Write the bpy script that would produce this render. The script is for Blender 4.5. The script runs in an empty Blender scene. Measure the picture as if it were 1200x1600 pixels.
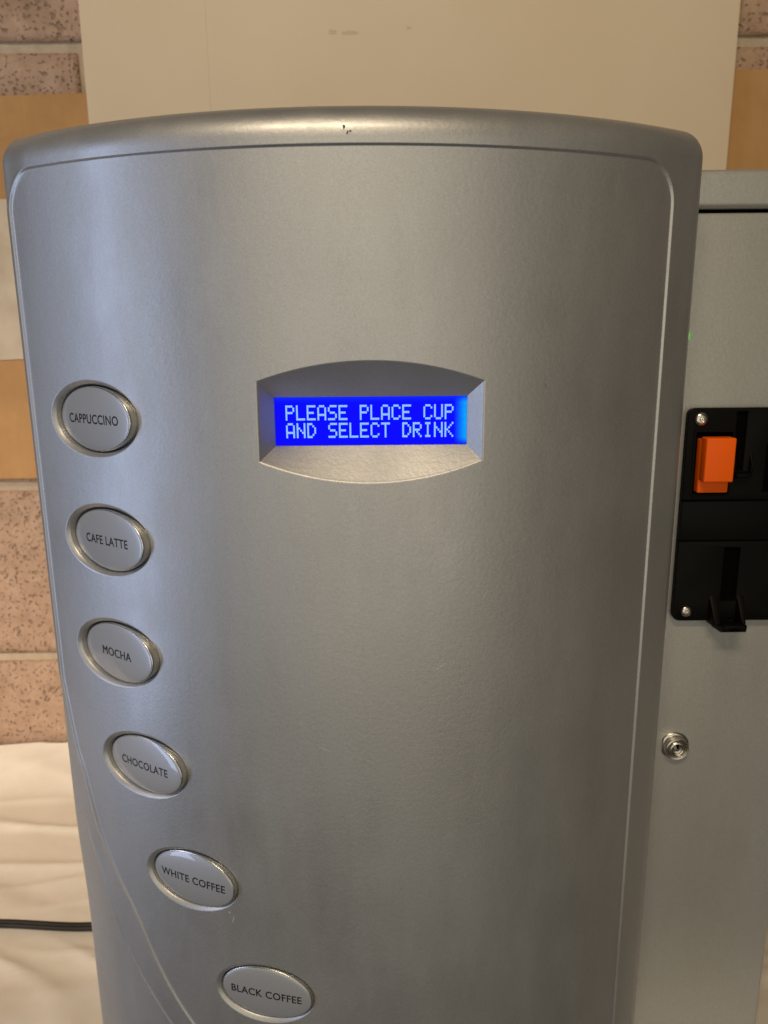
import bpy, bmesh, math, random
import numpy as np
from mathutils import Vector, Matrix, noise

random.seed(4)
sc = bpy.context.scene
C = sc.collection

# ------------------------------------------------------------------ camera
PITCH, ROLL = math.radians(13.1575), -0.0088
fw = Vector((0, math.cos(PITCH), -math.sin(PITCH)))
up0 = Vector((0, math.sin(PITCH), math.cos(PITCH)))
rt0 = Vector((1, 0, 0))
rt = rt0 * math.cos(ROLL) + up0 * math.sin(ROLL)
up = up0 * math.cos(ROLL) - rt0 * math.sin(ROLL)
cam_d = bpy.data.cameras.new('camera')
cam = bpy.data.objects.new('camera', cam_d)
C.objects.link(cam)
M = Matrix((rt, up, -fw)).transposed().to_4x4()
M.translation = Vector((0, 0, 0.5))
cam.matrix_world = M
cam_d.sensor_fit = 'VERTICAL'
cam_d.sensor_height = 36.0
cam_d.lens = 27.0
cam_d.clip_start = 0.02
cam_d.clip_end = 50
cam_d.dof.use_dof = True
cam_d.dof.focus_distance = 0.41
cam_d.dof.aperture_fstop = 13.0
sc.camera = cam

# ------------------------------------------------------------------ light
w = bpy.data.worlds.new('World')
sc.world = w
w.use_nodes = True
bg = w.node_tree.nodes['Background']
bg.inputs['Color'].default_value = (1.0, 0.86, 0.70, 1)
bg.inputs['Strength'].default_value = 0.035

def area(name, loc, target, sx, sy, power, col, spread=180):
    d = bpy.data.lights.new(name, 'AREA')
    d.shape = 'RECTANGLE'
    d.size, d.size_y = sx, sy
    d.energy = power
    d.color = col
    d.spread = math.radians(spread)
    o = bpy.data.objects.new(name, d)
    C.objects.link(o)
    o.location = loc
    o.rotation_euler = (Vector(target) - Vector(loc)).to_track_quat('-Z', 'Y').to_euler()
    return o

area('window_daylight', (-1.88, -0.50, 0.35), (-0.1, 0.42, 0.42), 0.34, 2.1, 10.0, (0.56, 0.69, 1.0))
area('ceiling_lamp', (-0.25, -0.95, 1.95), (-0.05, 0.5, 0.4), 0.9, 0.22, 16.5, (1.0, 0.81, 0.55))
area('wall_fill_light', (-1.30, 0.10, 0.62), (-0.44, 0.84, 0.03), 0.25, 0.25, 0.95, (1.0, 0.78, 0.54), 52)  # added fill light, no known fixture; brightens the lower-left wall and sheet
area('lit_room_behind', (0.02, -2.2, 0.40), (-0.02, 0.4, 0.42), 3.0, 2.4, 19.0, (1.0, 0.915, 0.74))

vs = sc.view_settings
vs.view_transform = 'Standard'
vs.look = 'None'
vs.exposure = 0.2
vs.gamma = 1.0
vs.use_curve_mapping = False

# ------------------------------------------------------------------ helpers
WLOC = {}

def obj(name, verts, faces, m, parent=None, smooth=False, origin=None):
    """one mesh object; verts are world metres"""
    v = np.asarray(verts, dtype=np.float64)
    o0 = np.asarray(origin, float) if origin is not None else (v.min(0) + v.max(0)) / 2
    me = bpy.data.meshes.new(name)
    me.from_pydata((v - o0).tolist(), [], faces if isinstance(faces, list) else faces.tolist())
    me.validate()
    if smooth:
        me.polygons.foreach_set('use_smooth', [True] * len(me.polygons))
    mats = m if isinstance(m, (list, tuple)) else [m]
    for mm in mats:
        me.materials.append(mm)
    me.update()
    o = bpy.data.objects.new(name, me)
    C.objects.link(o)
    place(o, o0, parent)
    return o

def place(o, wl, parent):
    wl = Vector(wl)
    WLOC[o.name] = wl
    if parent is not None:
        o.parent = parent
        o.location = wl - WLOC[parent.name]
    else:
        o.location = wl

def empty(name, loc):
    o = bpy.data.objects.new(name, None)
    o.empty_display_size = 0.05
    C.objects.link(o)
    place(o, loc, None)
    return o

def tag(o, label=None, cat=None, group=None, kind=None):
    for k, v in (('label', label), ('category', cat), ('group', group), ('kind', kind)):
        if v:
            o[k] = v
    return o

def bm_obj(name, bm, m, parent=None, smooth=False):
    bmesh.ops.recalc_face_normals(bm, faces=bm.faces)
    bm.verts.index_update()
    v = [tuple(x.co) for x in bm.verts]
    f = [[x.index for x in fc.verts] for fc in bm.faces]
    bm.free()
    o = obj(name, v, f, m, parent, smooth)
    return o

def box_bm(x0, x1, y0, y1, z0, z1, bev=0.0, seg=3, vert_bev=0.0):
    bm = bmesh.new()
    bmesh.ops.create_cube(bm, size=1)
    for v in bm.verts:
        v.co = Vector(((x0 + x1) / 2 + v.co.x * (x1 - x0), (y0 + y1) / 2 + v.co.y * (y1 - y0), (z0 + z1) / 2 + v.co.z * (z1 - z0)))
    if vert_bev:
        es = [e for e in bm.edges if abs(e.verts[0].co.y - e.verts[1].co.y) > 1e-6]
        bmesh.ops.bevel(bm, geom=es, offset=vert_bev, segments=6, affect='EDGES', profile=0.5)
    if bev:
        es = [e for e in bm.edges if e.calc_face_angle(0) > 0.6]
        bmesh.ops.bevel(bm, geom=es, offset=bev, segments=seg, affect='EDGES', profile=0.5)
    return bm

def box(name, x0, x1, y0, y1, z0, z1, m, parent=None, bev=0.0, seg=3, vert_bev=0.0):
    """mm coordinates, z measured from the table"""
    k = 0.001
    o = bm_obj(name, box_bm(x0 * k, x1 * k, y0 * k, y1 * k, z0 * k, z1 * k, bev * k, seg, vert_bev * k), m, parent)
    if bev or vert_bev:
        smooth_angle(o)
    return o

def smooth_angle(o, a=35):
    me = o.data
    me.polygons.foreach_set('use_smooth', [True] * len(me.polygons))
    me.set_sharp_from_angle(angle=math.radians(a))

def lathe(name, cx, cz, prof, m, parent=None, n=40, ax=1.0, az=1.0, sharp=40):
    """turned round an axis along y; prof = [(radius, y)], mm; last radius 0 closes"""
    V, F = [], []
    for r, y in prof:
        for k in range(n):
            a = 2 * math.pi * k / n
            V.append(((cx + r * ax * math.cos(a)) * .001, y * .001, (cz + r * az * math.sin(a)) * .001))
    for j in range(len(prof) - 1):
        for k in range(n):
            a, b = j * n + k, j * n + (k + 1) % n
            F.append([a, b, b + n, a + n])
    if prof[-1][0] > 0:
        F.append([(len(prof) - 1) * n + k for k in range(n)])
    bm = bmesh.new()
    bv = [bm.verts.new(v) for v in V]
    for f in F:
        try:
            bm.faces.new([bv[i] for i in f])
        except ValueError:
            pass
    bmesh.ops.remove_doubles(bm, verts=bm.verts, dist=1e-6)
    o = bm_obj(name, bm, m, parent)
    smooth_angle(o, sharp)
    return o

# ------------------------------------------------------------------ materials
def mat(name, base=(0.5, 0.5, 0.5), rough=0.5, metal=0.0, coat=0.0, coat_rough=0.05, spec=0.5):
    m = bpy.data.materials.new(name)
    m.use_nodes = True
    b = m.node_tree.nodes['Principled BSDF']
    b.inputs['Base Color'].default_value = (*base, 1)
    b.inputs['Roughness'].default_value = rough
    b.inputs['Metallic'].default_value = metal
    b.inputs['Coat Weight'].default_value = coat
    b.inputs['Coat Roughness'].default_value = coat_rough
    b.inputs['Specular IOR Level'].default_value = spec
    return m

class NT:
    def __init__(s, m):
        s.t = m.node_tree
        s.b = s.t.nodes['Principled BSDF']
        g = s.t.nodes.new('ShaderNodeNewGeometry')
        s.pos = g.outputs['Position']
        oi = s.t.nodes.new('ShaderNodeObjectInfo')
        s.rnd = oi.outputs['Random']
    def n(s, typ, **kw):
        x = s.t.nodes.new(typ)
        for k, v in kw.items():
            if k in x.inputs:
                if hasattr(v, 'is_output'):
                    s.t.links.new(v, x.inputs[k])
                else:
                    x.inputs[k].default_value = v
            else:
                setattr(x, k, v)
        return x
    def link(s, a, b):
        s.t.links.new(a, b)
    def noise(s, scale, detail=3, rough=0.5, vec=None):
        x = s.n('ShaderNodeTexNoise', Scale=scale, Detail=detail, Roughness=rough)
        s.link(vec if vec is not None else s.pos, x.inputs['Vector'])
        return x.outputs['Fac']
    def ramp(s, fac, stops):
        x = s.t.nodes.new('ShaderNodeValToRGB')
        e = x.color_ramp.elements
        while len(e) < len(stops):
            e.new(0.5)
        for el, (p, c) in zip(e, stops):
            el.position = p
            el.color = (*c, 1) if len(c) == 3 else c
        s.link(fac, x.inputs['Fac'])
        return x.outputs['Color']
    def math(s, op, a, b=0.0, clamp=False):
        x = s.t.nodes.new('ShaderNodeMath')
        x.operation = op
        x.use_clamp = clamp
        for i, v in enumerate((a, b)):
            if hasattr(v, 'is_output'):
                s.link(v, x.inputs[i])
            else:
                x.inputs[i].default_value = v
        return x.outputs[0]
    def mix(s, fac, a, b):
        x = s.t.nodes.new('ShaderNodeMix')
        x.data_type = 'RGBA'
        for i, v in ((0, fac), (6, a), (7, b)):
            if hasattr(v, 'is_output'):
                s.link(v, x.inputs[i])
            else:
                x.inputs[i].default_value = (*v, 1) if isinstance(v, tuple) else v
        return x.outputs[2]
    def bump(s, h, strength=0.2, dist=0.001, prev=None):
        x = s.n('ShaderNodeBump', Strength=strength, Distance=dist)
        s.link(h, x.inputs['Height'])
        if prev is not None:
            s.link(prev, x.inputs['Normal'])
        return x.outputs['Normal']
    def out(s, **kw):
        for k, v in kw.items():
            s.link(v, s.b.inputs[k.replace('_', ' ')])

def silver(name, base, rough, metal, peel=0.12, coat=0.0):
    m = mat(name, base, rough, metal, coat, 0.16)
    t = NT(m)
    fl = t.noise(1250, 2, 0.6)
    big = t.noise(11, 5, 0.6)
    wipe = t.n('ShaderNodeMapping')
    wipe.inputs['Rotation'].default_value = (0.0, 0.5, 0.0)
    wipe.inputs['Scale'].default_value = (1.0, 1.0, 0.22)
    t.link(t.pos, wipe.inputs['Vector'])
    wp = t.noise(38, 4, 0.65, wipe.outputs[0])
    c = t.mix(fl, tuple(x * 0.76 for x in base), tuple(min(1, x * 1.24) for x in base))
    c = t.mix(t.math('MULTIPLY', big, 0.3), c, tuple(x * 0.78 for x in base))
    rg = t.math('ADD', t.math('MULTIPLY', t.math('SUBTRACT', big, 0.5), 0.28), rough)
    rg = t.math('ADD', t.math('MULTIPLY', t.math('SUBTRACT', wp, 0.5), 0.22), rg)
    n1 = t.bump(t.noise(420, 2, 0.5), peel, 0.0006)
    n2 = t.bump(fl, 0.10, 0.0003, n1)
    t.out(Base_Color=c, Roughness=rg, Normal=n2)
    return m

MAT = {}
MAT['door'] = silver('silver_door_paint', (0.49, 0.49, 0.49), 0.45, 0.74, 0.12, 0.22)
MAT['cab'] = silver('silver_cabinet_paint', (0.52, 0.52, 0.50), 0.46, 0.5, 0.14)
MAT['chrome'] = mat('chrome', (0.70, 0.69, 0.66), 0.27, 1.0)
MAT['steel'] = mat('screw_steel', (0.62, 0.58, 0.52), 0.24, 1.0)
MAT['cap'] = mat('button_cap', (0.44, 0.45, 0.47), 0.42, 0.45, 1.0, 0.04)
MAT['ink'] = mat('black_ink', (0.012, 0.012, 0.014), 0.4)
MAT['black'] = mat('black_plastic', (0.005, 0.0048, 0.0042), 0.42, spec=0.07)
t = NT(MAT['black'])
t.out(Normal=t.bump(t.noise(1500, 2), 0.12, 0.0004))
MAT['blackdeep'] = mat('painted_cavity_shade', (0.002, 0.002, 0.002), 0.9, spec=0.02)  # near-black colour paints in the shade inside slots, gaps and holes
MAT['orange'] = mat('orange_plastic', (1.0, 0.135, 0.0), 0.45, spec=0.25)
MAT['rubber'] = mat('black_rubber', (0.012, 0.012, 0.012), 0.35)
MAT['chip'] = mat('bare_chip', (0.15, 0.135, 0.115), 0.6)
MAT['scr'] = mat('light_scratch', (0.75, 0.73, 0.70), 0.5, 0.5)

def emit(name, col, strength):
    m = mat(name, (0.0, 0.0, 0.0), 0.3, spec=0.06)
    b = m.node_tree.nodes['Principled BSDF']
    b.inputs['Emission Color'].default_value = (*col, 1)
    b.inputs['Emission Strength'].default_value = strength
    return m

MAT['pixel'] = emit('display_pixel', (0.30, 0.60, 1.0), 0.87)
MAT['led'] = emit('green_led', (0.10, 1.0, 0.06), 0.6)
MAT['lcd'] = emit('blue_display', (0.0, 0.0, 1.0), 0.87)
t = NT(MAT['lcd'])
tc = t.t.nodes.new('ShaderNodeTexCoord')
sp = t.t.nodes.new('ShaderNodeSeparateXYZ')
t.link(tc.outputs['Object'], sp.inputs[0])
xr = t.n('ShaderNodeMapRange', **{'From Min': 0.0435, 'From Max': 0.0495})
t.link(sp.outputs[0], xr.inputs['Value'])
fade = t.n('ShaderNodeMapRange', **{'From Min': 0.0127, 'From Max': 0.0090})
t.link(t.math('ABSOLUTE', sp.outputs[2]), fade.inputs['Value'])
g1 = t.math('MULTIPLY', t.math('POWER', xr.outputs[0], 1.6), fade.outputs[0])
g1 = t.math('MULTIPLY', g1, t.math('ADD', t.math('MULTIPLY', t.noise(330, 2), 0.6), 0.6))
zt_ = t.n('ShaderNodeMapRange', **{'From Min': 0.0085, 'From Max': 0.0125})
t.link(sp.outputs[2], zt_.inputs['Value'])
g2 = t.math('MULTIPLY', t.math('POWER', zt_.outputs[0], 2.0), 0.05)
t.link(t.mix(t.math('ADD', g1, g2, True), (0.0, 0.0, 1.0), (0.0, 0.40, 1.0)), t.b.inputs['Emission Color'])

# concrete block
def block_mat():
    m = mat('pinkish_concrete_block', rough=0.9, spec=0.2)
    t = NT(m)
    a = t.noise(55, 5, 0.6)
    col = t.ramp(a, [(0.25, (0.36, 0.235, 0.165)), (0.5, (0.48, 0.32, 0.235)), (0.75, (0.57, 0.41, 0.31))])
    sm = t.noise(230, 4, 0.65)
    col = t.mix(t.math('MULTIPLY', sm, 0.8), col, (0.44, 0.31, 0.22))
    p1 = t.n('ShaderNodeMapRange', **{'From Min': 0.60, 'From Max': 0.75})
    t.link(t.noise(260, 1, 0.4), p1.inputs['Value'])
    p2 = t.n('ShaderNodeMapRange', **{'From Min': 0.64, 'From Max': 0.72})
    t.link(t.noise(95, 2, 0.5), p2.inputs['Value'])
    pits = t.math('MAXIMUM', p1.outputs[0], p2.outputs[0])
    col = t.mix(t.math('MULTIPLY', pits, 0.42), col, (0.14, 0.09, 0.055))
    d = t.noise(9, 3, 0.6)
    dm = t.n('ShaderNodeMapRange', **{'From Min': 0.56, 'From Max': 0.72})
    t.link(d, dm.inputs['Value'])
    col = t.mix(t.math('MULTIPLY', dm.outputs[0], 0.45), col, (0.16, 0.105, 0.06))
    h = t.math('SUBTRACT', t.math('ADD', t.math('MULTIPLY', a, 0.5), t.math('MULTIPLY', sm, 0.5)), t.math('MULTIPLY', pits, 1.0))
    t.out(Base_Color=col, Normal=t.bump(h, 0.7, 0.004))
    return m
MAT['block'] = block_mat()

MAT['mortar'] = mat('mortar', (0.40, 0.33, 0.25), 0.95, spec=0.2)
t = NT(MAT['mortar'])
t.out(Base_Color=t.ramp(t.noise(60, 5), [(0.3, (0.42, 0.34, 0.25)), (0.7, (0.54, 0.45, 0.34))]), Normal=t.bump(t.noise(300, 4), 0.4, 0.002))

MAT['card'] = mat('brown_cardboard', (0.42, 0.225, 0.085), 0.8, spec=0.25)
t = NT(MAT['card'])
mp = t.n('ShaderNodeMapping')
mp.inputs['Scale'].default_value = (1.0, 1.0, 0.06)
t.link(t.pos, mp.inputs['Vector'])
fib = t.noise(160, 3, 0.6, mp.outputs[0])
c1 = t.ramp(t.noise(13, 6, 0.65), [(0.28, (0.41, 0.225, 0.092)), (0.5, (0.51, 0.29, 0.12)), (0.72, (0.58, 0.335, 0.145))])
t.out(Base_Color=t.mix(t.math('MULTIPLY', fib, 0.4), c1, (0.36, 0.195, 0.08)), Normal=t.bump(fib, 0.35, 0.0008))
MAT['cardedge'] = mat('cardboard_edge', (0.20, 0.10, 0.035), 0.9)

MAT['board'] = mat('cream_board', (0.72, 0.63, 0.48), 0.55, spec=0.35)
t = NT(MAT['board'])
c1 = t.ramp(t.noise(5, 4, 0.6), [(0.3, (0.67, 0.55, 0.385)), (0.7, (0.72, 0.605, 0.44))])
vb = t.n('ShaderNodeMapping')
vb.inputs['Scale'].default_value = (1.0, 1.0, 0.10)
t.link(t.pos, vb.inputs['Vector'])
c1 = t.mix(t.math('MULTIPLY', t.noise(9, 3, 0.5, vb.outputs[0]), 0.5), c1, (0.66, 0.525, 0.375))
sm = t.noise(26, 5, 0.7)
mm = t.n('ShaderNodeMapRange', **{'From Min': 0.66, 'From Max': 0.80})
t.link(sm, mm.inputs['Value'])
c1 = t.mix(t.math('MULTIPLY', mm.outputs[0], 0.22), c1, (0.42, 0.34, 0.24))
t.out(Base_Color=c1, Normal=t.bump(t.noise(40, 3), 0.06, 0.002))
MAT['smudge'] = mat('grey_smudge', (0.58, 0.47, 0.335), 0.7)
MAT['pale_piece'] = mat('pale_piece_colour', (0.80, 0.75, 0.64), 0.6)
t = NT(MAT['pale_piece'])
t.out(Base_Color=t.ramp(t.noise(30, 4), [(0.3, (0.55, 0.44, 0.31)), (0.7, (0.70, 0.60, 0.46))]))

MAT['sheet'] = mat('white_plastic_sheet', (0.76, 0.71, 0.64), 0.38, spec=0.5)
t = NT(MAT['sheet'])
c1 = t.ramp(t.noise(16, 5, 0.6), [(0.3, (0.70, 0.645, 0.57)), (0.7, (0.79, 0.745, 0.68))])
n1 = t.bump(t.noise(22, 2, 0.5), 0.22, 0.006)
t.out(Base_Color=c1, Normal=t.bump(t.noise(400, 3), 0.08, 0.0005, n1))
MAT['slab'] = mat('worktop_laminate', (0.45, 0.40, 0.33), 0.5)

# ------------------------------------------------------------------ the setting
# wall: mortar bed with single blocks standing 5 mm proud
WALL_Y = 880.0
wall = box('wall', -900, 900, 886, 930, -100, 1250, MAT['mortar'])
tag(wall, 'pinkish brown concrete block wall behind the machine', 'wall', kind='structure')

def block_mesh(name, wd, ht, seed):
    nx, nz = 64, max(8, int(ht / 6))
    V, F = [], []
    for j in range(nz + 1):
        for i in range(nx + 1):
            x, z = (i / nx - .5) * wd, (j / nz - .5) * ht
            e = min(i, nx - i, (j) * 1.0, nz - j)
            d = 0.9 * noise.noise(Vector((x * .03, z * .03, seed * 7.1))) + 0.7 * noise.noise(Vector((x * .11, z * .11, seed * 3.3 + 5)))
            dx = dz = 0
            y = d
            if e == 0:
                y += 3.0
            elif e == 1:
                y += 0.9
            if i in (0, nx):
                dx = 0.9 * noise.noise(Vector((z * .06, seed, i)))
            if j in (0, nz):
                dz = 0.9 * noise.noise(Vector((x * .06, seed, j + 50)))
            V.append(((x + dx) * .001, y * .001, (z + dz) * .001))
    n0 = len(V)
    for j in range(nz):
        for i in range(nx):
            a = j * (nx + 1) + i
            F.append([a, a + 1, a + nx + 2, a + nx + 1])
    ring = [i for i in range(nx + 1)] + [(j + 1) * (nx + 1) - 1 for j in range(1, nz + 1)] + \
           [nz * (nx + 1) + i for i in range(nx - 1, -1, -1)] + [j * (nx + 1) for j in range(nz - 1, 0, -1)]
    for r in ring:
        V.append((V[r][0], 0.0062, V[r][2]))
    L = len(ring)
    for k in range(L):
        F.append([ring[(k + 1) % L], ring[k], n0 + k, n0 + (k + 1) % L])
    me = bpy.data.meshes.new(name)
    me.from_pydata(V, [], F)
    me.polygons.foreach_set('use_smooth', [True] * len(me.polygons))
    me.materials.append(MAT['block'])
    me.update()
    return me

JOINTS = [-105, 114, 328, 559, 790, 1020]
JT = 11.0
for r in range(len(JOINTS) - 1):
    z0, z1 = JOINTS[r] + JT / 2, JOINTS[r + 1] - JT / 2
    bw = 440.0
    off = -305.0 if r % 2 == 1 else -305.0 + 225
    me = [block_mesh('block', bw - JT, z1 - z0, r * 3 + k) for k in range(2)]
    for k in range(-2, 4):
        x0 = off + k * (bw + 3)
        if x0 > 900 or x0 + bw < -900:
            continue
        b = bpy.data.objects.new('block', me[k % 2])
        C.objects.link(b)
        place(b, ((x0 + bw / 2) * .001, WALL_Y * .001, (z0 + z1) / 2 * .001), wall)

# worktop under the sheet
TZ = -40.0
worktop = box('worktop', -1000, 1000, 430, 884, -80, TZ - 1, MAT['slab'], bev=2)
tag(worktop, 'pale laminate worktop under the white plastic sheet', 'worktop', kind='structure')

# plastic sheet (it lies flat where the cable crosses it)
CPX, CPY = (-900, -620, -440, -363, -279, -225), (556, 598, 611, 612, 607, 618)
def sheet():
    xs = np.arange(-950, 951, 5.0)
    ys = np.concatenate([np.arange(436, 560, 6.0), np.arange(560, 874.1, 3.2)])
    X, Y = np.meshgrid(xs, ys)
    Z = np.zeros_like(X)
    for j in range(X.shape[0]):
        for i in range(X.shape[1]):
            x, y = X[j, i], Y[j, i]
            wx = 60 * noise.noise(Vector((x * .004, y * .004, 3.0)))
            a = noise.noise(Vector(((x + wx) * .0035, (y + .12 * x + wx) * .016, 1.7)))
            b = noise.noise(Vector((x * .006 + 9, (y - .2 * x) * .020, 4.2)))
            c = noise.noise(Vector((x * .010 + 9, y * .012, 8.2)))
            h = 4.6 * (1 - min(1, abs(a) * 3.0)) ** 2.0 + 2.4 * (1 - min(1, abs(b) * 3.0)) ** 2 + 2.0 * c + 1.0
            # flat under the machine
            dx = max(-205 - x, 0, x - 290)
            dy = max(480 - y, 0, y - 845)
            k = min(1, max(dx, dy) / 45.0)
            yc = np.interp(x, CPX, CPY)
            k *= 0.12 + 0.88 * min(1.0, abs(y - yc) / 40.0) ** 1.5
            wl = max(0.0, (y - 800) / 74.0)
            lift = (36 + 5 * noise.noise(Vector((x * .012, 2.0, 6.0))) + 0.05 * (x + 450)) * wl ** 1.7
            Z[j, i] = TZ + 1.2 + max(0, h) * k + lift
    n = X.shape[1]
    V = np.stack([X.ravel(), Y.ravel(), Z.ravel()], 1) * .001
    F = [[j * n + i, j * n + i + 1, (j + 1) * n + i + 1, (j + 1) * n + i] for j in range(X.shape[0] - 1) for i in range(n - 1)]
    return obj('plastic_sheet', V, F, MAT['sheet'], smooth=True)
tag(sheet(), 'crumpled white plastic dust sheet spread under the machine', 'dust sheet')

# cardboard against the wall
def slanted_box(name, pts, y0, y1, m, bev=0.6):
    """pts: outline (x, z) in mm, counter clockwise"""
    bm = bmesh.new()
    a = [bm.verts.new((x * .001, y0 * .001, z * .001)) for x, z in pts]
    b = [bm.verts.new((x * .001, y1 * .001, z * .001)) for x, z in pts]
    n = len(pts)
    bm.faces.new(a)
    bm.faces.new(b[::-1])
    for k in range(n):
        bm.faces.new([a[k], b[k], b[(k + 1) % n], a[(k + 1) % n]])
    bmesh.ops.recalc_face_normals(bm, faces=bm.faces)
    if bev:
        bmesh.ops.bevel(bm, geom=[e for e in bm.edges], offset=bev * .001, segments=2, affect='EDGES')
    o = bm_obj(name, bm, m)
    smooth_angle(o)
    return o

card = slanted_box('cardboard_sheet', [(-640, 337), (620, 350), (620, 766), (-640, 736)], 872, 877, MAT['card'], 0.8)
tag(card, 'brown corrugated cardboard sheet flat against the block wall behind the cream board', 'cardboard')
pale_piece = slanted_box('pale_sheet', [(-560, 468), (-372, 476), (-366, 640), (-560, 648)], 870.4, 871.4, MAT['pale_piece'], 0)  # pale four-cornered piece just in front of the cardboard
tag(pale_piece, 'pale sheet on the cardboard at the left of the machine', 'pale_piece')

board = empty('cream_board', (0.03, 0.864, 0.004))
o = slanted_box('panel', [(-299, 2), (359, 2), (359, 905), (-299, 905)], 857, 869, MAT['board'], 1.2)
o.parent = board
o.location = Vector(o.location) - WLOC[board.name]
tag(board, 'tall cream painted board standing upright behind the silver machine', 'board')
ridge = box('paint_ridge', -174.6, -173.2, 856.7, 858.5, 560, 900, MAT['board'], board, bev=0.25)
for (cx, cz, rx, rz, sd) in ((-31, 792, 9, 2.2, 1), (-47, 793, 4, 2.6, 2), (29, 796, 3, 1.5, 3)):
    pts = []
    for k in range(18):
        a = k / 18 * 2 * math.pi
        rr = 1 + 0.5 * noise.noise(Vector((math.cos(a) * 1.7, math.sin(a) * 1.7, sd * 3.7)))
        pts.append(((cx + rx * rr * math.cos(a)) * .001, 0.85692, (cz + rz * rr * math.sin(a)) * .001))
    obj('smudge', pts, [list(range(18))], MAT['smudge'], board)

# ------------------------------------------------------------------ the machine
R, CX, YF = 336.87, -14.89, 390.0        # door: vertical cylinder of radius R
Z0 = 500.0                               # camera height above the table

def S(s, z, h=0.0):
    """door surface: s along the arc, z relative to the lens height, h outwards (all mm) -> world metres"""
    th = np.asarray(s) / R
    return np.stack([(CX + (R + h) * np.sin(th)) * .001 + 0 * z, (YF + R - (R + h) * np.cos(th)) * .001 + 0 * z, (Z0 + np.asarray(z)) * .001 + 0 * th], -1)

def sstep(a, b, x):
    t_ = np.clip((x - a) / (b - a), 0, 1)
    return t_ * t_ * (3 - 2 * t_)

def spline(pts, n=12):
    P = [np.array(p, float) for p in pts]
    P = [2 * P[0] - P[1]] + P + [2 * P[-1] - P[-2]]
    out = []
    for i in range(1, len(P) - 2):
        for k in range(n):
            u = k / n
            out.append(0.5 * ((2 * P[i]) + (-P[i-1] + P[i+1]) * u + (2*P[i-1] - 5*P[i] + 4*P[i+1] - P[i+2]) * u*u + (-P[i-1] + 3*P[i] - 3*P[i+1] + P[i+2]) * u**3))
    out.append(P[-2])
    return np.array(out)

SW1 = spline([(-206, -120), (-203.0, -165), (-200.6, -200), (-197.3, -224), (-193, -253), (-187.6, -272), (-179, -308), (-166.8, -337), (-153, -362), (-139, -394), (-127, -416), (-113.5, -435), (-97, -454), (-76, -474), (-50, -496), (-20, -515)], 6)
SW2 = spline([(-200, -250), (-195, -285), (-190.5, -312), (-183.5, -338), (-172, -376), (-161.6, -400), (-146.5, -423), (-132, -442), (-115, -461), (-95, -479), (-70, -500), (-40, -520)], 6)

def sd_poly(P, s, z):
    """signed distance to an open curve running downwards; positive to its right (+s side)"""
    best = np.full(s.shape, 1e9)
    sign = np.ones(s.shape)
    for a, b in zip(P[:-1], P[1:]):
        d = b - a
        u = np.clip(((s - a[0]) * d[0] + (z - a[1]) * d[1]) / (d @ d), 0, 1)
        px, pz = s - (a[0] + u * d[0]), z - (a[1] + u * d[1])
        dist = np.hypot(px, pz)
        cr = d[0] * pz - d[1] * px
        m = dist < best
        best = np.where(m, dist, best)
        sign = np.where(m, np.where(cr > 0, 1.0, -1.0), sign)
    return best * sign

IL, IR, IT, IC = -199.6, 177.8, 86.0, 22.0
def relief(s, z):
    hx, hz = (IR - IL) / 2 - IC, 1000 - IC
    qx = np.abs(s - (IL + IR) / 2) - hx
    qz = np.abs(z - (IT - 1000)) - hz
    d = -(np.hypot(np.maximum(qx, 0), np.maximum(qz, 0)) + np.minimum(np.maximum(qx, qz), 0) - IC)
    d1 = sd_poly(SW1, s, z)
    d = np.minimum(d, np.where(z < -118, d1, 1e9))
    # raised rim along the top and right, a fine bead down the left and along the sweep
    wr = sstep(-198, -180, s) * ((z > -100) | (s > 0))
    h = 1.1 * wr * (1 - sstep(-0.7, 0.6, d))
    h = h + 1.0 * (1 - wr) * np.exp(-(d / 1.25) ** 2)
    d2 = sd_poly(SW2, s, z)
    amp = sstep(-300, -390, z) * 2.4
    h = h - amp * (1 - sstep(-1.2, 0.8, d2)) * (z < -248) + 0.3 * amp * np.exp(-((d2 - 1.2) / 1.2) ** 2) * (z < -248)
    return h

# buttons: (arc angle, z, text, text width mm)
BT = [(-.4428, -45.0, 'CAPPUCCINO', 42.5), (-.4379, -113.9, 'CAFE LATTE', 36.5), (-.4381, -182.6, 'MOCHA', 25.5),
      (-.3988, -253.0, 'CHOCOLATE', 38.5), (-.3144, -325.0, 'WHITE COFFEE', 47.5), (-.1814, -398.5, 'BLACK COFFEE', 46.5)]
BA, BB = 29.3, 17.4
OFA, OFB, OSH = 3.1, 4.2, -1.2        # recess margin and its shift to the left

def lines(segs):
    out = []
    for a, b, st in segs:
        n = max(1, int(round(abs(b - a) / st)))
        out += [a + (b - a) * k / n for k in range(n)]
    out.append(segs[-1][1])
    return np.array(out)

sl = lines([(-200.6, -196, .35), (-196, -95, .75), (-95, -30, .8), (-30, 172, 1.25), (172, 183, .4), (183, 195.6, 1.2)])
zl = lines([(90, 82, .35), (82, 56, .6), (56, -185, 1.0), (-185, -445, .8), (-445, -488, 1.5)])
ns, nz = len(sl), len(zl)
SS, ZZ = np.meshgrid(sl, zl)          # rows run downwards
SS, ZZ = SS.copy(), ZZ.copy()
keep = np.ones((nz - 1, ns - 1), bool)
cs, cz = (SS[:-1, :-1] + SS[1:, 1:]) / 2, (ZZ[:-1, :-1] + ZZ[1:, 1:]) / 2

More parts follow.
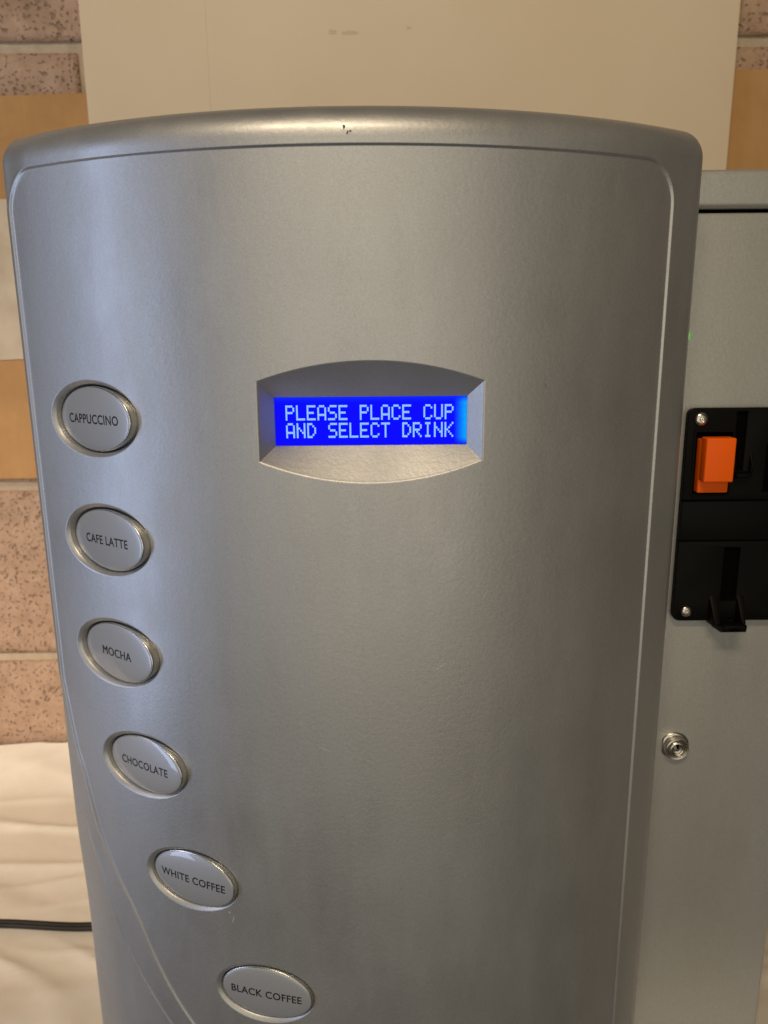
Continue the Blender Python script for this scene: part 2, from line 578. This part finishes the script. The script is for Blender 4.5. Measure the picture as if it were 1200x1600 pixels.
def cut(mask, outline, corners=()):
    """drop the faces in mask, pull the rim of the hole onto the outline"""
    global keep
    keep &= ~mask
    vin = np.zeros((nz, ns), bool)
    vout = np.zeros((nz, ns), bool)
    for dj in (0, 1):
        for di in (0, 1):
            vin[dj:nz - 1 + dj, di:ns - 1 + di] |= mask
            vout[dj:nz - 1 + dj, di:ns - 1 + di] |= ~mask
    rim = np.argwhere(vin & vout)
    taken = {}
    P = np.array([[SS[j, i], ZZ[j, i]] for j, i in rim])
    for c in corners:
        k = int(np.argmin(np.hypot(P[:, 0] - c[0], P[:, 1] - c[1])))
        taken[k] = c
    for k, (j, i) in enumerate(rim):
        if k in taken:
            SS[j, i], ZZ[j, i] = taken[k]
        else:
            q = outline[int(np.argmin(np.hypot(outline[:, 0] - P[k, 0], outline[:, 1] - P[k, 1])))]
            SS[j, i], ZZ[j, i] = q

def ell(c, a, b, n):
    t_ = np.arange(n) / n * 2 * np.pi
    return np.stack([c[0] + a * np.cos(t_), c[1] + b * np.sin(t_)], 1)

for th, z, txt, tw in BT:
    c = (th * R + OSH, z)
    a, b = BA + OFA, BB + OFB
    cut(((cs - c[0]) / a) ** 2 + ((cz - c[1]) / b) ** 2 < 1, ell(c, a, b, 900))

# display opening: straight ends, bowed top and bottom
def lin(a, b, n):
    return np.array([[a[0] + (b[0] - a[0]) * k / n, a[1] + (b[1] - a[1]) * k / n] for k in range(n + 1)])
def bow(a, b, m_, n):
    P = lin(a, b, n)
    k = np.linspace(-1, 1, n + 1)
    P[:, 1] += m_ * (1 - np.abs(k) ** 2.0)
    return P
DTL, DTR, DBR, DBL = (-49.2, -24.0), (67.0, -24.6), (66.7, -65.2), (-49.5, -64.8)
TOPB, BOTB = 10.3, -10.6
def opening(g, n):
    """four sides of the opening grown by g: top, right, bottom, left"""
    tl, tr, br, bl = (DTL[0] - g, DTL[1] + g * .6), (DTR[0] + g, DTR[1] + g * .6), (DBR[0] + g, DBR[1] - g * .6), (DBL[0] - g, DBL[1] - g * .6)
    return bow(tl, tr, TOPB + g * .4, n), lin(tr, br, n), bow(br, bl, BOTB - g * .4, n), lin(bl, tl, n)
GROW = 0.8
sides = opening(GROW, 600)
outl = np.concatenate(sides)
f_top = lambda s: np.interp(s, sides[0][:, 0], sides[0][:, 1])
f_bot = lambda s: np.interp(s, sides[2][::-1, 0], sides[2][::-1, 1])
cut((cs > sides[3][0, 0]) & (cs < sides[1][0, 0]) & (cz < f_top(cs)) & (cz > f_bot(cs)), outl, [tuple(s_[0]) for s_ in sides])

HH = relief(SS, ZZ)
V = S(SS.ravel(), ZZ.ravel(), HH.ravel())
idx = np.arange(nz * ns).reshape(nz, ns)
q = np.stack([idx[:-1, :-1], idx[1:, :-1], idx[1:, 1:], idx[:-1, 1:]], -1)[keep]
F = q.tolist()
# rolled edge all round, then the side wall back to the cabinet
perim = [(0, i) for i in range(ns)] + [(j, ns - 1) for j in range(1, nz)] + [(nz - 1, i) for i in range(ns - 2, -1, -1)] + [(j, 0) for j in range(nz - 2, 0, -1)]
RT, RR, RL, RB = 16.0, 12.0, 6.5, 8.0
start, vec, rad = [], [], []
NC = 14
for j, i in perim:
    s0, z0, h0 = SS[j, i], ZZ[j, i], HH[j, i]
    corner = (j in (0, nz - 1)) and (i in (0, ns - 1))
    rz = RT if j == 0 else -RB
    rs = RR if i == ns - 1 else -RL
    if corner:
        order = {(0, ns - 1): (90, 0), (nz - 1, ns - 1): (0, -90), (nz - 1, 0): (-90, -180), (0, 0): (180, 90)}[(j, i)]
        for k in range(NC + 1):
            a = math.radians(order[0] + (order[1] - order[0]) * k / NC)
            v_ = (abs(rs) * math.cos(a), abs(rz) * math.sin(a))
            start.append((idx[j, i], s0, z0, h0)); vec.append(v_); rad.append(math.hypot(*v_))
    elif j in (0, nz - 1):
        start.append((idx[j, i], s0, z0, h0)); vec.append((0, rz)); rad.append(abs(rz))
    else:
        start.append((idx[j, i], s0, z0, h0)); vec.append((rs, 0)); rad.append(abs(rs))
NP = len(start)
st = np.array([[a[1], a[2], a[3]] for a in start]); vc = np.array(vec); rd = np.array(rad)
# the drop eases between the different radii along the edge
ring_prev = [a[0] for a in start]
base = len(V)
VV = [V]
for k in range(1, 11):
    ph = math.radians(9 * k)
    P = S(st[:, 0] + vc[:, 0] * math.sin(ph), st[:, 1] + vc[:, 1] * math.sin(ph), st[:, 2] - rd * (1 - math.cos(ph)))
    VV.append(P)
    cur = [base + i for i in range(NP)]
    for i in range(NP):
        n_ = (i + 1) % NP
        fc = [ring_prev[i], cur[i], cur[n_], ring_prev[n_]]
        fc = [x for ii, x in enumerate(fc) if x != fc[ii - 1]]
        F.append(fc[::-1])
    ring_prev = cur
    base += NP
P = VV[-1].copy()
P[:, 1] = np.maximum(P[:, 1] + 0.001, 0.4872)
VV.append(P)
cur = [base + i for i in range(NP)]
for i in range(NP):
    n_ = (i + 1) % NP
    F.append([ring_prev[i], ring_prev[n_], cur[n_], cur[i]])
V = np.concatenate(VV)

machine = empty('coffee_machine', (0.045, 0.62, (TZ + 3) * .001))
tag(machine, 'silver drinks vending machine with bowed door, blue display and six oval buttons', 'coffee machine')

# cabinet
cabinet = box('cabinet', -188, 286, 490, 838, TZ + 3, 568.5, MAT['cab'], machine, bev=2.5)
box('lid', -190, 288, 487.5, 841, 570.6, 592.5, MAT['cab'], machine, bev=3.2, seg=4)
box('lid_gap_shade', -184, 282, 493, 834, 568.0, 571.2, MAT['blackdeep'], machine)  # black strip painting the shade of the open gap under the lid

door = obj('door', V, F, MAT['door'], machine, smooth=True)

# small chips and scratches in the door paint
def patch(name, s0, z0, rs, rz, rot, sd, m, lift=0.06):
    pts = []
    for k in range(14):
        a = k / 14 * 2 * math.pi
        rr = 1 + 0.7 * noise.noise(Vector((math.cos(a) * 2.1, math.sin(a) * 2.1, sd * 5.3)))
        x, y = rs * rr * math.cos(a), rz * rr * math.sin(a)
        pts.append((s0 + x * math.cos(rot) - y * math.sin(rot), z0 + x * math.sin(rot) + y * math.cos(rot)))
    pts = np.array(pts)
    hh = relief(pts[:, 0], pts[:, 1])
    ov = np.maximum(pts[:, 1] - 90, 0)
    hh = hh - (16 - np.sqrt(np.maximum(256 - ov ** 2, 0)))
    obj(name, S(pts[:, 0], pts[:, 1], hh + lift), [list(range(14))], m, door)
patch('paint_chip', -2.2, 93.6, 0.6, 1.15, 0.2, 1, MAT['chip'])
patch('paint_chip', -0.6, 91.0, 0.45, 1.0, -0.2, 2, MAT['chip'])
patch('paint_chip', 0.7, 91.6, 0.55, 0.5, 0.3, 5, MAT['chip'])
patch('paint_chip', 101.4, -27.7, 0.22, 1.5, 0.05, 3, MAT['chip'])
patch('scratch', -79.8, -347.5, 0.22, 2.2, -0.25, 4, MAT['scr'])
patch('scratch', -82.0, -343.0, 0.35, 0.6, -0.25, 6, MAT['scr'])
patch('scratch', 45, -180, 0.15, 4.2, -1.0, 7, MAT['scr'])
patch('scratch', 70, -140, 0.12, 3.0, -0.5, 8, MAT['scr'])
patch('scratch', -20, -228, 0.13, 3.6, 1.1, 9, MAT['scr'])

# button recesses and buttons
def rings_mesh(rings, close=False):
    n = len(rings[0])
    Vr = np.concatenate(rings)
    Fr = []
    for j in range(len(rings) - 1):
        for k in range(n):
            a, b = j * n + k, j * n + (k + 1) % n
            Fr.append([a, b, b + n, a + n])
    if close:
        Fr.append([(len(rings) - 1) * n + k for k in range(n)])
    return Vr, Fr

def text_mesh(txt):
    cu = bpy.data.curves.new('t', 'FONT')
    cu.body = txt
    cu.size = 1.0
    cu.resolution_u = 4
    cu.space_character = 1.06
    cu.offset = 0.0 if 'M' in txt else 0.016    # the font's M fills wrongly when grown
    o = bpy.data.objects.new('t', cu)
    C.objects.link(o)
    dg = bpy.context.evaluated_depsgraph_get()
    me = bpy.data.meshes.new_from_object(o.evaluated_get(dg))
    bm = bmesh.new()
    bm.from_mesh(me)
    bmesh.ops.triangulate(bm, faces=bm.faces)
    bm.verts.index_update()
    v = np.array([x.co[:] for x in bm.verts])
    f = [[x.index for x in fc.verts] for fc in bm.faces]
    bm.free()
    bpy.data.objects.remove(o)
    bpy.data.curves.remove(cu)
    bpy.data.meshes.remove(me)
    return v, f

ORD = ['top', 'second', 'third', 'fourth', 'fifth', 'lowest']
DOME = 1.5
for th, z, txt, tw in BT:
    c = (th * R, z)
    rings = []
    for off, h in ((1.0, 0.0), (0.93, -0.05), (0.85, -0.20), (0.74, -0.52), (0.62, -0.92), (0.50, -1.34), (0.41, -1.72), (0.36, -2.2), (0.33, -9.0), (0.3, -13.0), (-1.2, -13.2)):
        P = ell((c[0] + OSH * off, c[1]), BA + OFA * off, BB + OFB * off, 96)
        rings.append(S(P[:, 0], P[:, 1], h))
    Vr, Fr = rings_mesh(rings)
    obj('button_recess', Vr, [f[::-1] for f in Fr], MAT['door'], door, smooth=True)
    dt = th * 1.34
    n_ = np.array([math.sin(dt), -math.cos(dt), 0.0])
    u_ = np.array([math.cos(dt), math.sin(dt), 0.0])
    k_ = np.array([0, 0, 1.0])
    cen = S(np.array(c[0]), np.array(c[1]), -0.8)
    def pt(x, y, d):
        x, y, d = np.atleast_1d(x), np.atleast_1d(y), np.atleast_1d(d)
        return cen + (np.outer(x, u_) + np.outer(y, k_) + np.outer(d, n_)) * .001
    tt = np.arange(96) / 96 * 2 * np.pi
    rings = []
    for off, d in ((-1.6, -13.0), (-0.3, -12.0), (0.35, -6.0), (0.6, -1.6), (0.56, -0.9), (0.42, -0.5), (0.22, -0.32), (0.05, -0.27), (-0.15, -0.3)):
        rings.append(pt((BA + off) * np.cos(tt), (BB + off) * np.sin(tt), np.full(96, d)))
    Vr, Fr = rings_mesh(rings)
    btn = obj('drink_button', Vr, Fr, MAT['chrome'], machine, smooth=True)
    btn['label'] = 'oval silver chrome rimmed button reading ' + txt
    rings = []
    a0, b0 = BA - 0.1, BB - 0.1
    for f_ in (1.0, 0.994, 0.98, 0.96, 0.92, 0.85, 0.7, 0.5, 0.25, 0.02):
        d = DOME * (1 - f_ ** 2) ** 0.6 - 0.25
        rings.append(pt(a0 * f_ * np.cos(tt), b0 * f_ * np.sin(tt), np.full(96, d)))
    Vr, Fr = rings_mesh(rings, True)
    obj('button_cap', Vr, Fr, MAT['cap'], btn, smooth=True)
    tv, tf = text_mesh(txt)
    x = tv[:, 0]; y = tv[:, 1]
    x = (x - (x.min() + x.max()) / 2) / (x.max() - x.min()) * tw
    y = (y - (y.min() + y.max()) / 2) / (y.max() - y.min()) * 5.3
    rr_ = np.minimum((x / a0) ** 2 + (y / b0) ** 2, 1)
    Vt = pt(x, y, DOME * (1 - rr_) ** 0.6 - 0.25 + 0.05)
    if 'M' in txt:      # heavier strokes: the same print laid down three times, a hair apart
        nv = len(Vt)
        Vt = np.concatenate([Vt + (u_ * dx_ + n_ * dn_) * .001 for dx_, dn_ in ((-0.16, 0.0), (0.0, 0.01), (0.16, 0.02))])
        tf = [[i_ + q_ * nv for i_ in f_] for q_ in range(3) for f_ in tf]
    obj('lettering', Vt, tf, MAT['ink'], btn)

# display: four sloping faces down to the window
YD, WX0, WX1, WZ0, WZ1 = 403.0, -56.9, 44.0, -58.0, -32.4
N = 60
o0 = opening(GROW, N)
o1 = opening(0.25, N)
o2 = opening(-0.25, N)
inn = [lin((WX0, WZ1), (WX1, WZ1), N), lin((WX1, WZ1), (WX1, WZ0), N), lin((WX1, WZ0), (WX0, WZ0), N), lin((WX0, WZ0), (WX0, WZ1), N)]
Vb, Fb = [], []
for k in range(4):
    I = np.stack([inn[k][:, 0], np.full(N + 1, YD), inn[k][:, 1] + Z0], 1) * .001
    A = S(o0[k][:, 0], o0[k][:, 1], 0.0)
    B = S(o1[k][:, 0], o1[k][:, 1], -0.12)
    O = S(o2[k][:, 0], o2[k][:, 1], -0.55)
    rows = [A, B, O, O + (I - O) * 0.06, O + (I - O) * 0.5, O + (I - O) * 0.97, I, I + np.array([0, .0032, 0])]
    b0_ = sum(len(v_) for v_ in Vb)
    Vb += rows
    for j in range(len(rows) - 1):
        for i in range(N):
            a = b0_ + j * (N + 1) + i
            Fb.append([a, a + 1, a + N + 2, a + N + 1])
display = obj('display', np.concatenate(Vb), Fb, MAT['door'], machine, smooth=True)
smooth_angle(display, 40)
display['label'] = 'sloping silver bezel with lit blue two line text display'
k = .001
scr = obj('screen', [(x * k, y * k, (z + Z0) * k) for y in (405.6, 409.0) for x, z in ((WX0 - 1, WZ0 - 1), (WX1 + 1, WZ0 - 1), (WX1 + 1, WZ1 + 1), (WX0 - 1, WZ1 + 1))],
          [[0, 1, 2, 3], [7, 6, 5, 4], [0, 4, 5, 1], [1, 5, 6, 2], [2, 6, 7, 3], [3, 7, 4, 0]], MAT['lcd'], display)

GL = {'P': '11110 10001 10001 11110 10000 10000 10000', 'L': '10000 10000 10000 10000 10000 10000 11111', 'E': '11111 10000 10000 11110 10000 10000 11111',
      'A': '01110 10001 10001 10001 11111 10001 10001', 'S': '01111 10000 10000 01110 00001 00001 11110', 'C': '01110 10001 10000 10000 10000 10001 01110',
      'U': '10001 10001 10001 10001 10001 10001 01110', 'N': '10001 10001 11001 10101 10011 10001 10001', 'D': '11100 10010 10001 10001 10001 10010 11100',
      'T': '11111 00100 00100 00100 00100 00100 00100', 'R': '11110 10001 10001 11110 10100 10010 10001', 'I': '01110 00100 00100 00100 00100 00100 01110',
      'K': '10001 10010 10100 11000 10100 10010 10001'}
TX0, TX1 = -51.4, 37.05
PW = (TX1 - TX0) / (16 * 6 - 1)
for line, (zt, zb) in (('PLEASE PLACE CUP', (-36.9, -44.85)), ('AND SELECT DRINK', (-46.25, -54.2))):
    PH = (zt - zb) / 7
    for ci, ch in enumerate(line):
        if ch == ' ':
            continue
        Vc, Fc = [], []
        for r_, row in enumerate(GL[ch].split()):
            for c_, bit in enumerate(row):
                if bit == '1':
                    x0 = TX0 + (ci * 6 + c_) * PW + 0.02
                    x1 = x0 + PW - 0.05
                    z1 = zt - r_ * PH - 0.02
                    z0 = z1 - PH + 0.05
                    b_ = len(Vc)
                    Vc += [(x * k, 0.40555, (z + Z0) * k) for x, z in ((x0, z0), (x1, z0), (x1, z1), (x0, z1))]
                    Fc.append([b_, b_ + 1, b_ + 2, b_ + 3])
        obj('character', Vc, Fc, MAT['pixel'], display)

# green light in the gap beside the door
lathe('indicator_light', 188.6, 496.3, [(1.9, 491), (1.9, 488.5), (1.5, 487.2), (0.8, 486.6), (0.0, 486.4)], MAT['led'], machine, n=20, az=2.1)

# lock
lk = lathe('lock', 203.4, 214.6, [(10.2, 490.5), (10.2, 489.6), (9.7, 489.0), (8.6, 488.8), (8.2, 488.7)], MAT['steel'], machine, n=48)
bv = np.array([v.co[:] for v in lk.data.vertices])
for v in lk.data.vertices:
    v.co.x = max(v.co.x, -0.0088)
lathe('lock_barrel', 203.4, 214.6, [(8.3, 489.2), (8.3, 484.6), (8.0, 483.9), (7.3, 483.5), (6.6, 483.6), (6.1, 484.6), (5.5, 485.2), (5.4, 484.2), (5.0, 483.8), (4.2, 483.6), (3.4, 483.9), (3.2, 484.6), (2.0, 484.8), (1.7, 484.2), (0.0, 484.0)], MAT['steel'], lk, n=48, sharp=30)
box('keyhole', 202.7, 204.1, 483.4, 484.4, 215.4, 218.9, MAT['blackdeep'], lk)

# ------------------------------------------------------------------ coin panel
PX0, PX1, PZ0, PZ1, PY = 192.4, 279.0, 310.0, 452.0, 484.0
def plate(name, x0, x1, z0, z1, y0, y1, holes, m, parent, bev=0.7, corners=0.0, which='all'):
    xs = sorted({x0, x1, *[h[0] for h in holes], *[h[1] for h in holes]})
    zs = sorted({z0, z1, *[h[2] for h in holes], *[h[3] for h in holes]})
    bm = bmesh.new()
    vd = {}
    def vt(x, y, z):
        kk = (round(x, 4), round(y, 4), round(z, 4))
        if kk not in vd:
            vd[kk] = bm.verts.new((x * .001, y * .001, z * .001))
        return vd[kk]
    def solid(i, j):
        if i < 0 or j < 0 or i >= len(xs) - 1 or j >= len(zs) - 1:
            return False
        cx_, cz_ = (xs[i] + xs[i + 1]) / 2, (zs[j] + zs[j + 1]) / 2
        return not any(h[0] < cx_ < h[1] and h[2] < cz_ < h[3] for h in holes)
    for i in range(len(xs) - 1):
        for j in range(len(zs) - 1):
            if not solid(i, j):
                continue
            a, b, c, d = xs[i], xs[i + 1], zs[j], zs[j + 1]
            bm.faces.new([vt(a, y0, c), vt(b, y0, c), vt(b, y0, d), vt(a, y0, d)])
            bm.faces.new([vt(a, y1, d), vt(b, y1, d), vt(b, y1, c), vt(a, y1, c)])
            if not solid(i - 1, j): bm.faces.new([vt(a, y0, c), vt(a, y0, d), vt(a, y1, d), vt(a, y1, c)])
            if not solid(i + 1, j): bm.faces.new([vt(b, y0, d), vt(b, y0, c), vt(b, y1, c), vt(b, y1, d)])
            if not solid(i, j - 1): bm.faces.new([vt(a, y0, c), vt(a, y1, c), vt(b, y1, c), vt(b, y0, c)])
            if not solid(i, j + 1): bm.faces.new([vt(a, y0, d), vt(b, y0, d), vt(b, y1, d), vt(a, y1, d)])
    bmesh.ops.recalc_face_normals(bm, faces=bm.faces)
    bmesh.ops.dissolve_limit(bm, angle_limit=0.02, verts=bm.verts, edges=bm.edges)
    if corners:
        es = []
        for e in bm.edges:
            p, q_ = e.verts[0].co * 1000, e.verts[1].co * 1000
            if abs(p.x - q_.x) < 1e-3 and abs(p.z - q_.z) < 1e-3:
                onz = (abs(p.z - z1) < 1e-3 and which in ('all', 'top')) or (abs(p.z - z0) < 1e-3 and which in ('all', 'bottom'))
                if onz and (abs(p.x - x0) < 1e-3 or abs(p.x - x1) < 1e-3):
                    es.append(e)
        bmesh.ops.bevel(bm, geom=es, offset=corners * .001, segments=7, affect='EDGES', profile=0.5)
    if bev:
        es = [e for e in bm.edges if e.calc_face_angle(0) > 0.7 and (e.verts[0].co.y + e.verts[1].co.y) * 500 < y0 + 0.01]
        bmesh.ops.bevel(bm, geom=es, offset=bev * .001, segments=2, affect='EDGES', profile=0.5)
    bmesh.ops.triangulate(bm, faces=[f for f in bm.faces if len(f.verts) > 4])
    o = bm_obj(name, bm, m, parent)
    smooth_angle(o, 30)
    return o

coin = box('coin_panel', PX0 + 0.6, PX1 - 0.6, 486.6, 490.4, PZ0 + 0.6, PZ1 - 0.6, MAT['blackdeep'], machine, bev=0.3, vert_bev=4.2)
coin['label'] = 'black plastic coin mechanism panel with orange button'
plate('upper_plate', PX0, PX1, 392.6, PZ1, PY, 487.2, [(197.9, 221.6, 396.5, 437.2), (223.2, 229.6, 412, 449.5), (244.0, 268.0, 398, 428)], MAT['black'], coin, 0.8, 5.0, 'top')
plate('middle_plate', PX0 + 0.1, PX1 - 0.1, 365.9, 392.0, PY - 0.35, 487.1, [], MAT['black'], coin, 0.5)
plate('lower_plate', PX0, PX1, PZ0, 365.3, PY, 487.2, [(223.3, 233.4, 324, 360.6)], MAT['black'], coin, 0.8, 5.0, 'bottom')
# frame round the orange button, raised by a hair
plate('button_frame', 196.9, 222.4, 395.6, 438.4, PY - 0.75, 485.5, [(198.1, 221.3, 396.9, 436.9)], MAT['black'], coin, 0.35, 1.6)
rb = box('return_button', 200.3, 219.7, 480.6, 488.2, 398.3, 432.6, MAT['orange'], coin, bev=0.8)
rb['label'] = 'bright orange rectangular push button'
box('button_face', 200.5, 219.0, 472.6, 482.0, 406.6, 434.4, MAT['orange'], rb, bev=1.0, seg=4)
# coin entry mouth under the upper slot
def prism(name, prof, x0, x1, m, parent, bev=0.5, taper=0.0):
    """prof = [(y, z)] outline seen from the side; taper narrows the low-y end"""
    bm = bmesh.new()
    ymin, ymax = min(p[0] for p in prof), max(p[0] for p in prof)
    def xw(y, s_):
        f_ = (ymax - y) / max(1e-6, ymax - ymin)
        return (x0 + taper * f_ if s_ == 0 else x1 - taper * f_)
    a = [bm.verts.new((xw(y, 0) * .001, y * .001, z * .001)) for y, z in prof]
    b = [bm.verts.new((xw(y, 1) * .001, y * .001, z * .001)) for y, z in prof]
    n = len(prof)
    bm.faces.new(a)
    bm.faces.new(b[::-1])
    for i in range(n):
        bm.faces.new([a[i], b[i], b[(i + 1) % n], a[(i + 1) % n]])
    bmesh.ops.recalc_face_normals(bm, faces=bm.faces)
    if bev:
        bmesh.ops.bevel(bm, geom=list(bm.edges), offset=bev * .001, segments=2, affect='EDGES', profile=0.5)
    o = bm_obj(name, bm, m, parent)
    smooth_angle(o, 30)
    return o
prism('slot_cheek', [(486, 409), (480.8, 411), (480.6, 417), (486, 427)], 221.9, 223.6, MAT['black'], coin, 0.35)
prism('slot_cheek', [(486, 409), (480.8, 411), (480.6, 417), (486, 427)], 233.4, 235.2, MAT['black'], coin, 0.35)
prism('slot_lip', [(486, 406.6), (478.6, 408.2), (478.2, 410.6), (486, 411.8)], 222.6, 234.6, MAT['black'], coin, 0.5, 1.4)
# coin return cup: two cheeks and a lip that drops below the panel
prism('cup_cheek', [(486, 309), (478.0, 308.5), (475.0, 311), (476.5, 314), (484, 328), (486, 328)], 215.6, 222.4, MAT['black'], coin, 0.7, 1.5)
prism('cup_cheek', [(486, 309), (478.0, 308.5), (475.0, 311), (476.5, 314), (484, 328), (486, 328)], 233.8, 239.2, MAT['black'], coin, 0.7, 1.5)
prism('cup_lip', [(488, 304.5), (476.0, 305.0), (471.0, 307.0), (470.5, 311.5), (474, 311.8), (488, 308.6)], 220.5, 237.6, MAT['black'], coin, 0.8, 1.0)
box('cup_slit', 224.8, 231.5, 470.3, 471.4, 307.9, 309.6, MAT['blackdeep'], coin)
for cx_, cz_, r_ in ((200.2, 445.1, 4.35), (200.9, 317.2, 3.85)):
    sw = lathe('screw', cx_, cz_, [(r_, 484.6), (r_, 483.4), (r_ * .93, 482.7), (r_ * .78, 482.1), (r_ * .5, 481.75), (r_ * .42, 481.75), (r_ * .40, 482.3), (r_ * .36, 483.0), (0, 483.2)], MAT['steel'], coin, n=36, sharp=35)
    lathe('screw_socket', cx_, cz_, [(r_ * .16, 483.2), (r_ * .16, 482.5), (r_ * .1, 482.3), (0, 482.25)], MAT['steel'], sw, n=16)

# ------------------------------------------------------------------ cable on the sheet
def tube(path, r, off, n=12):
    P = [np.array(p, float) for p in path]
    rings = []
    for i, p in enumerate(P):
        d = P[min(i + 1, len(P) - 1)] - P[max(i - 1, 0)]
        d /= np.linalg.norm(d)
        side = np.cross(d, [0, 0, 1.0]); side /= np.linalg.norm(side)
        upv = np.cross(side, d)
        c = p + side * off
        rings.append(np.array([c + r * (math.cos(a) * side + math.sin(a) * upv) for a in np.arange(n) / n * 2 * math.pi]))
    return rings_mesh(rings, True)
cp = spline([(-900, 556, 0), (-620, 598, 0), (-440, 611, 0), (-363, 612, 0), (-279, 607, 0), (-225, 618, 0), (-192, 655, 0)], 10)
cp[:, 2] = TZ + 5.5
Va, Fa = tube(cp * .001, .0024, -.0021)
Vb2, Fb2 = tube(cp * .001, .0024, .0021)
nn = len(Va)
cable = obj('power_cable', np.concatenate([Va, Vb2]), Fa + [[i + nn for i in f] for f in Fb2], MAT['rubber'], smooth=True)
tag(cable, 'black twin power cable lying on the white sheet left of the machine', 'cable')
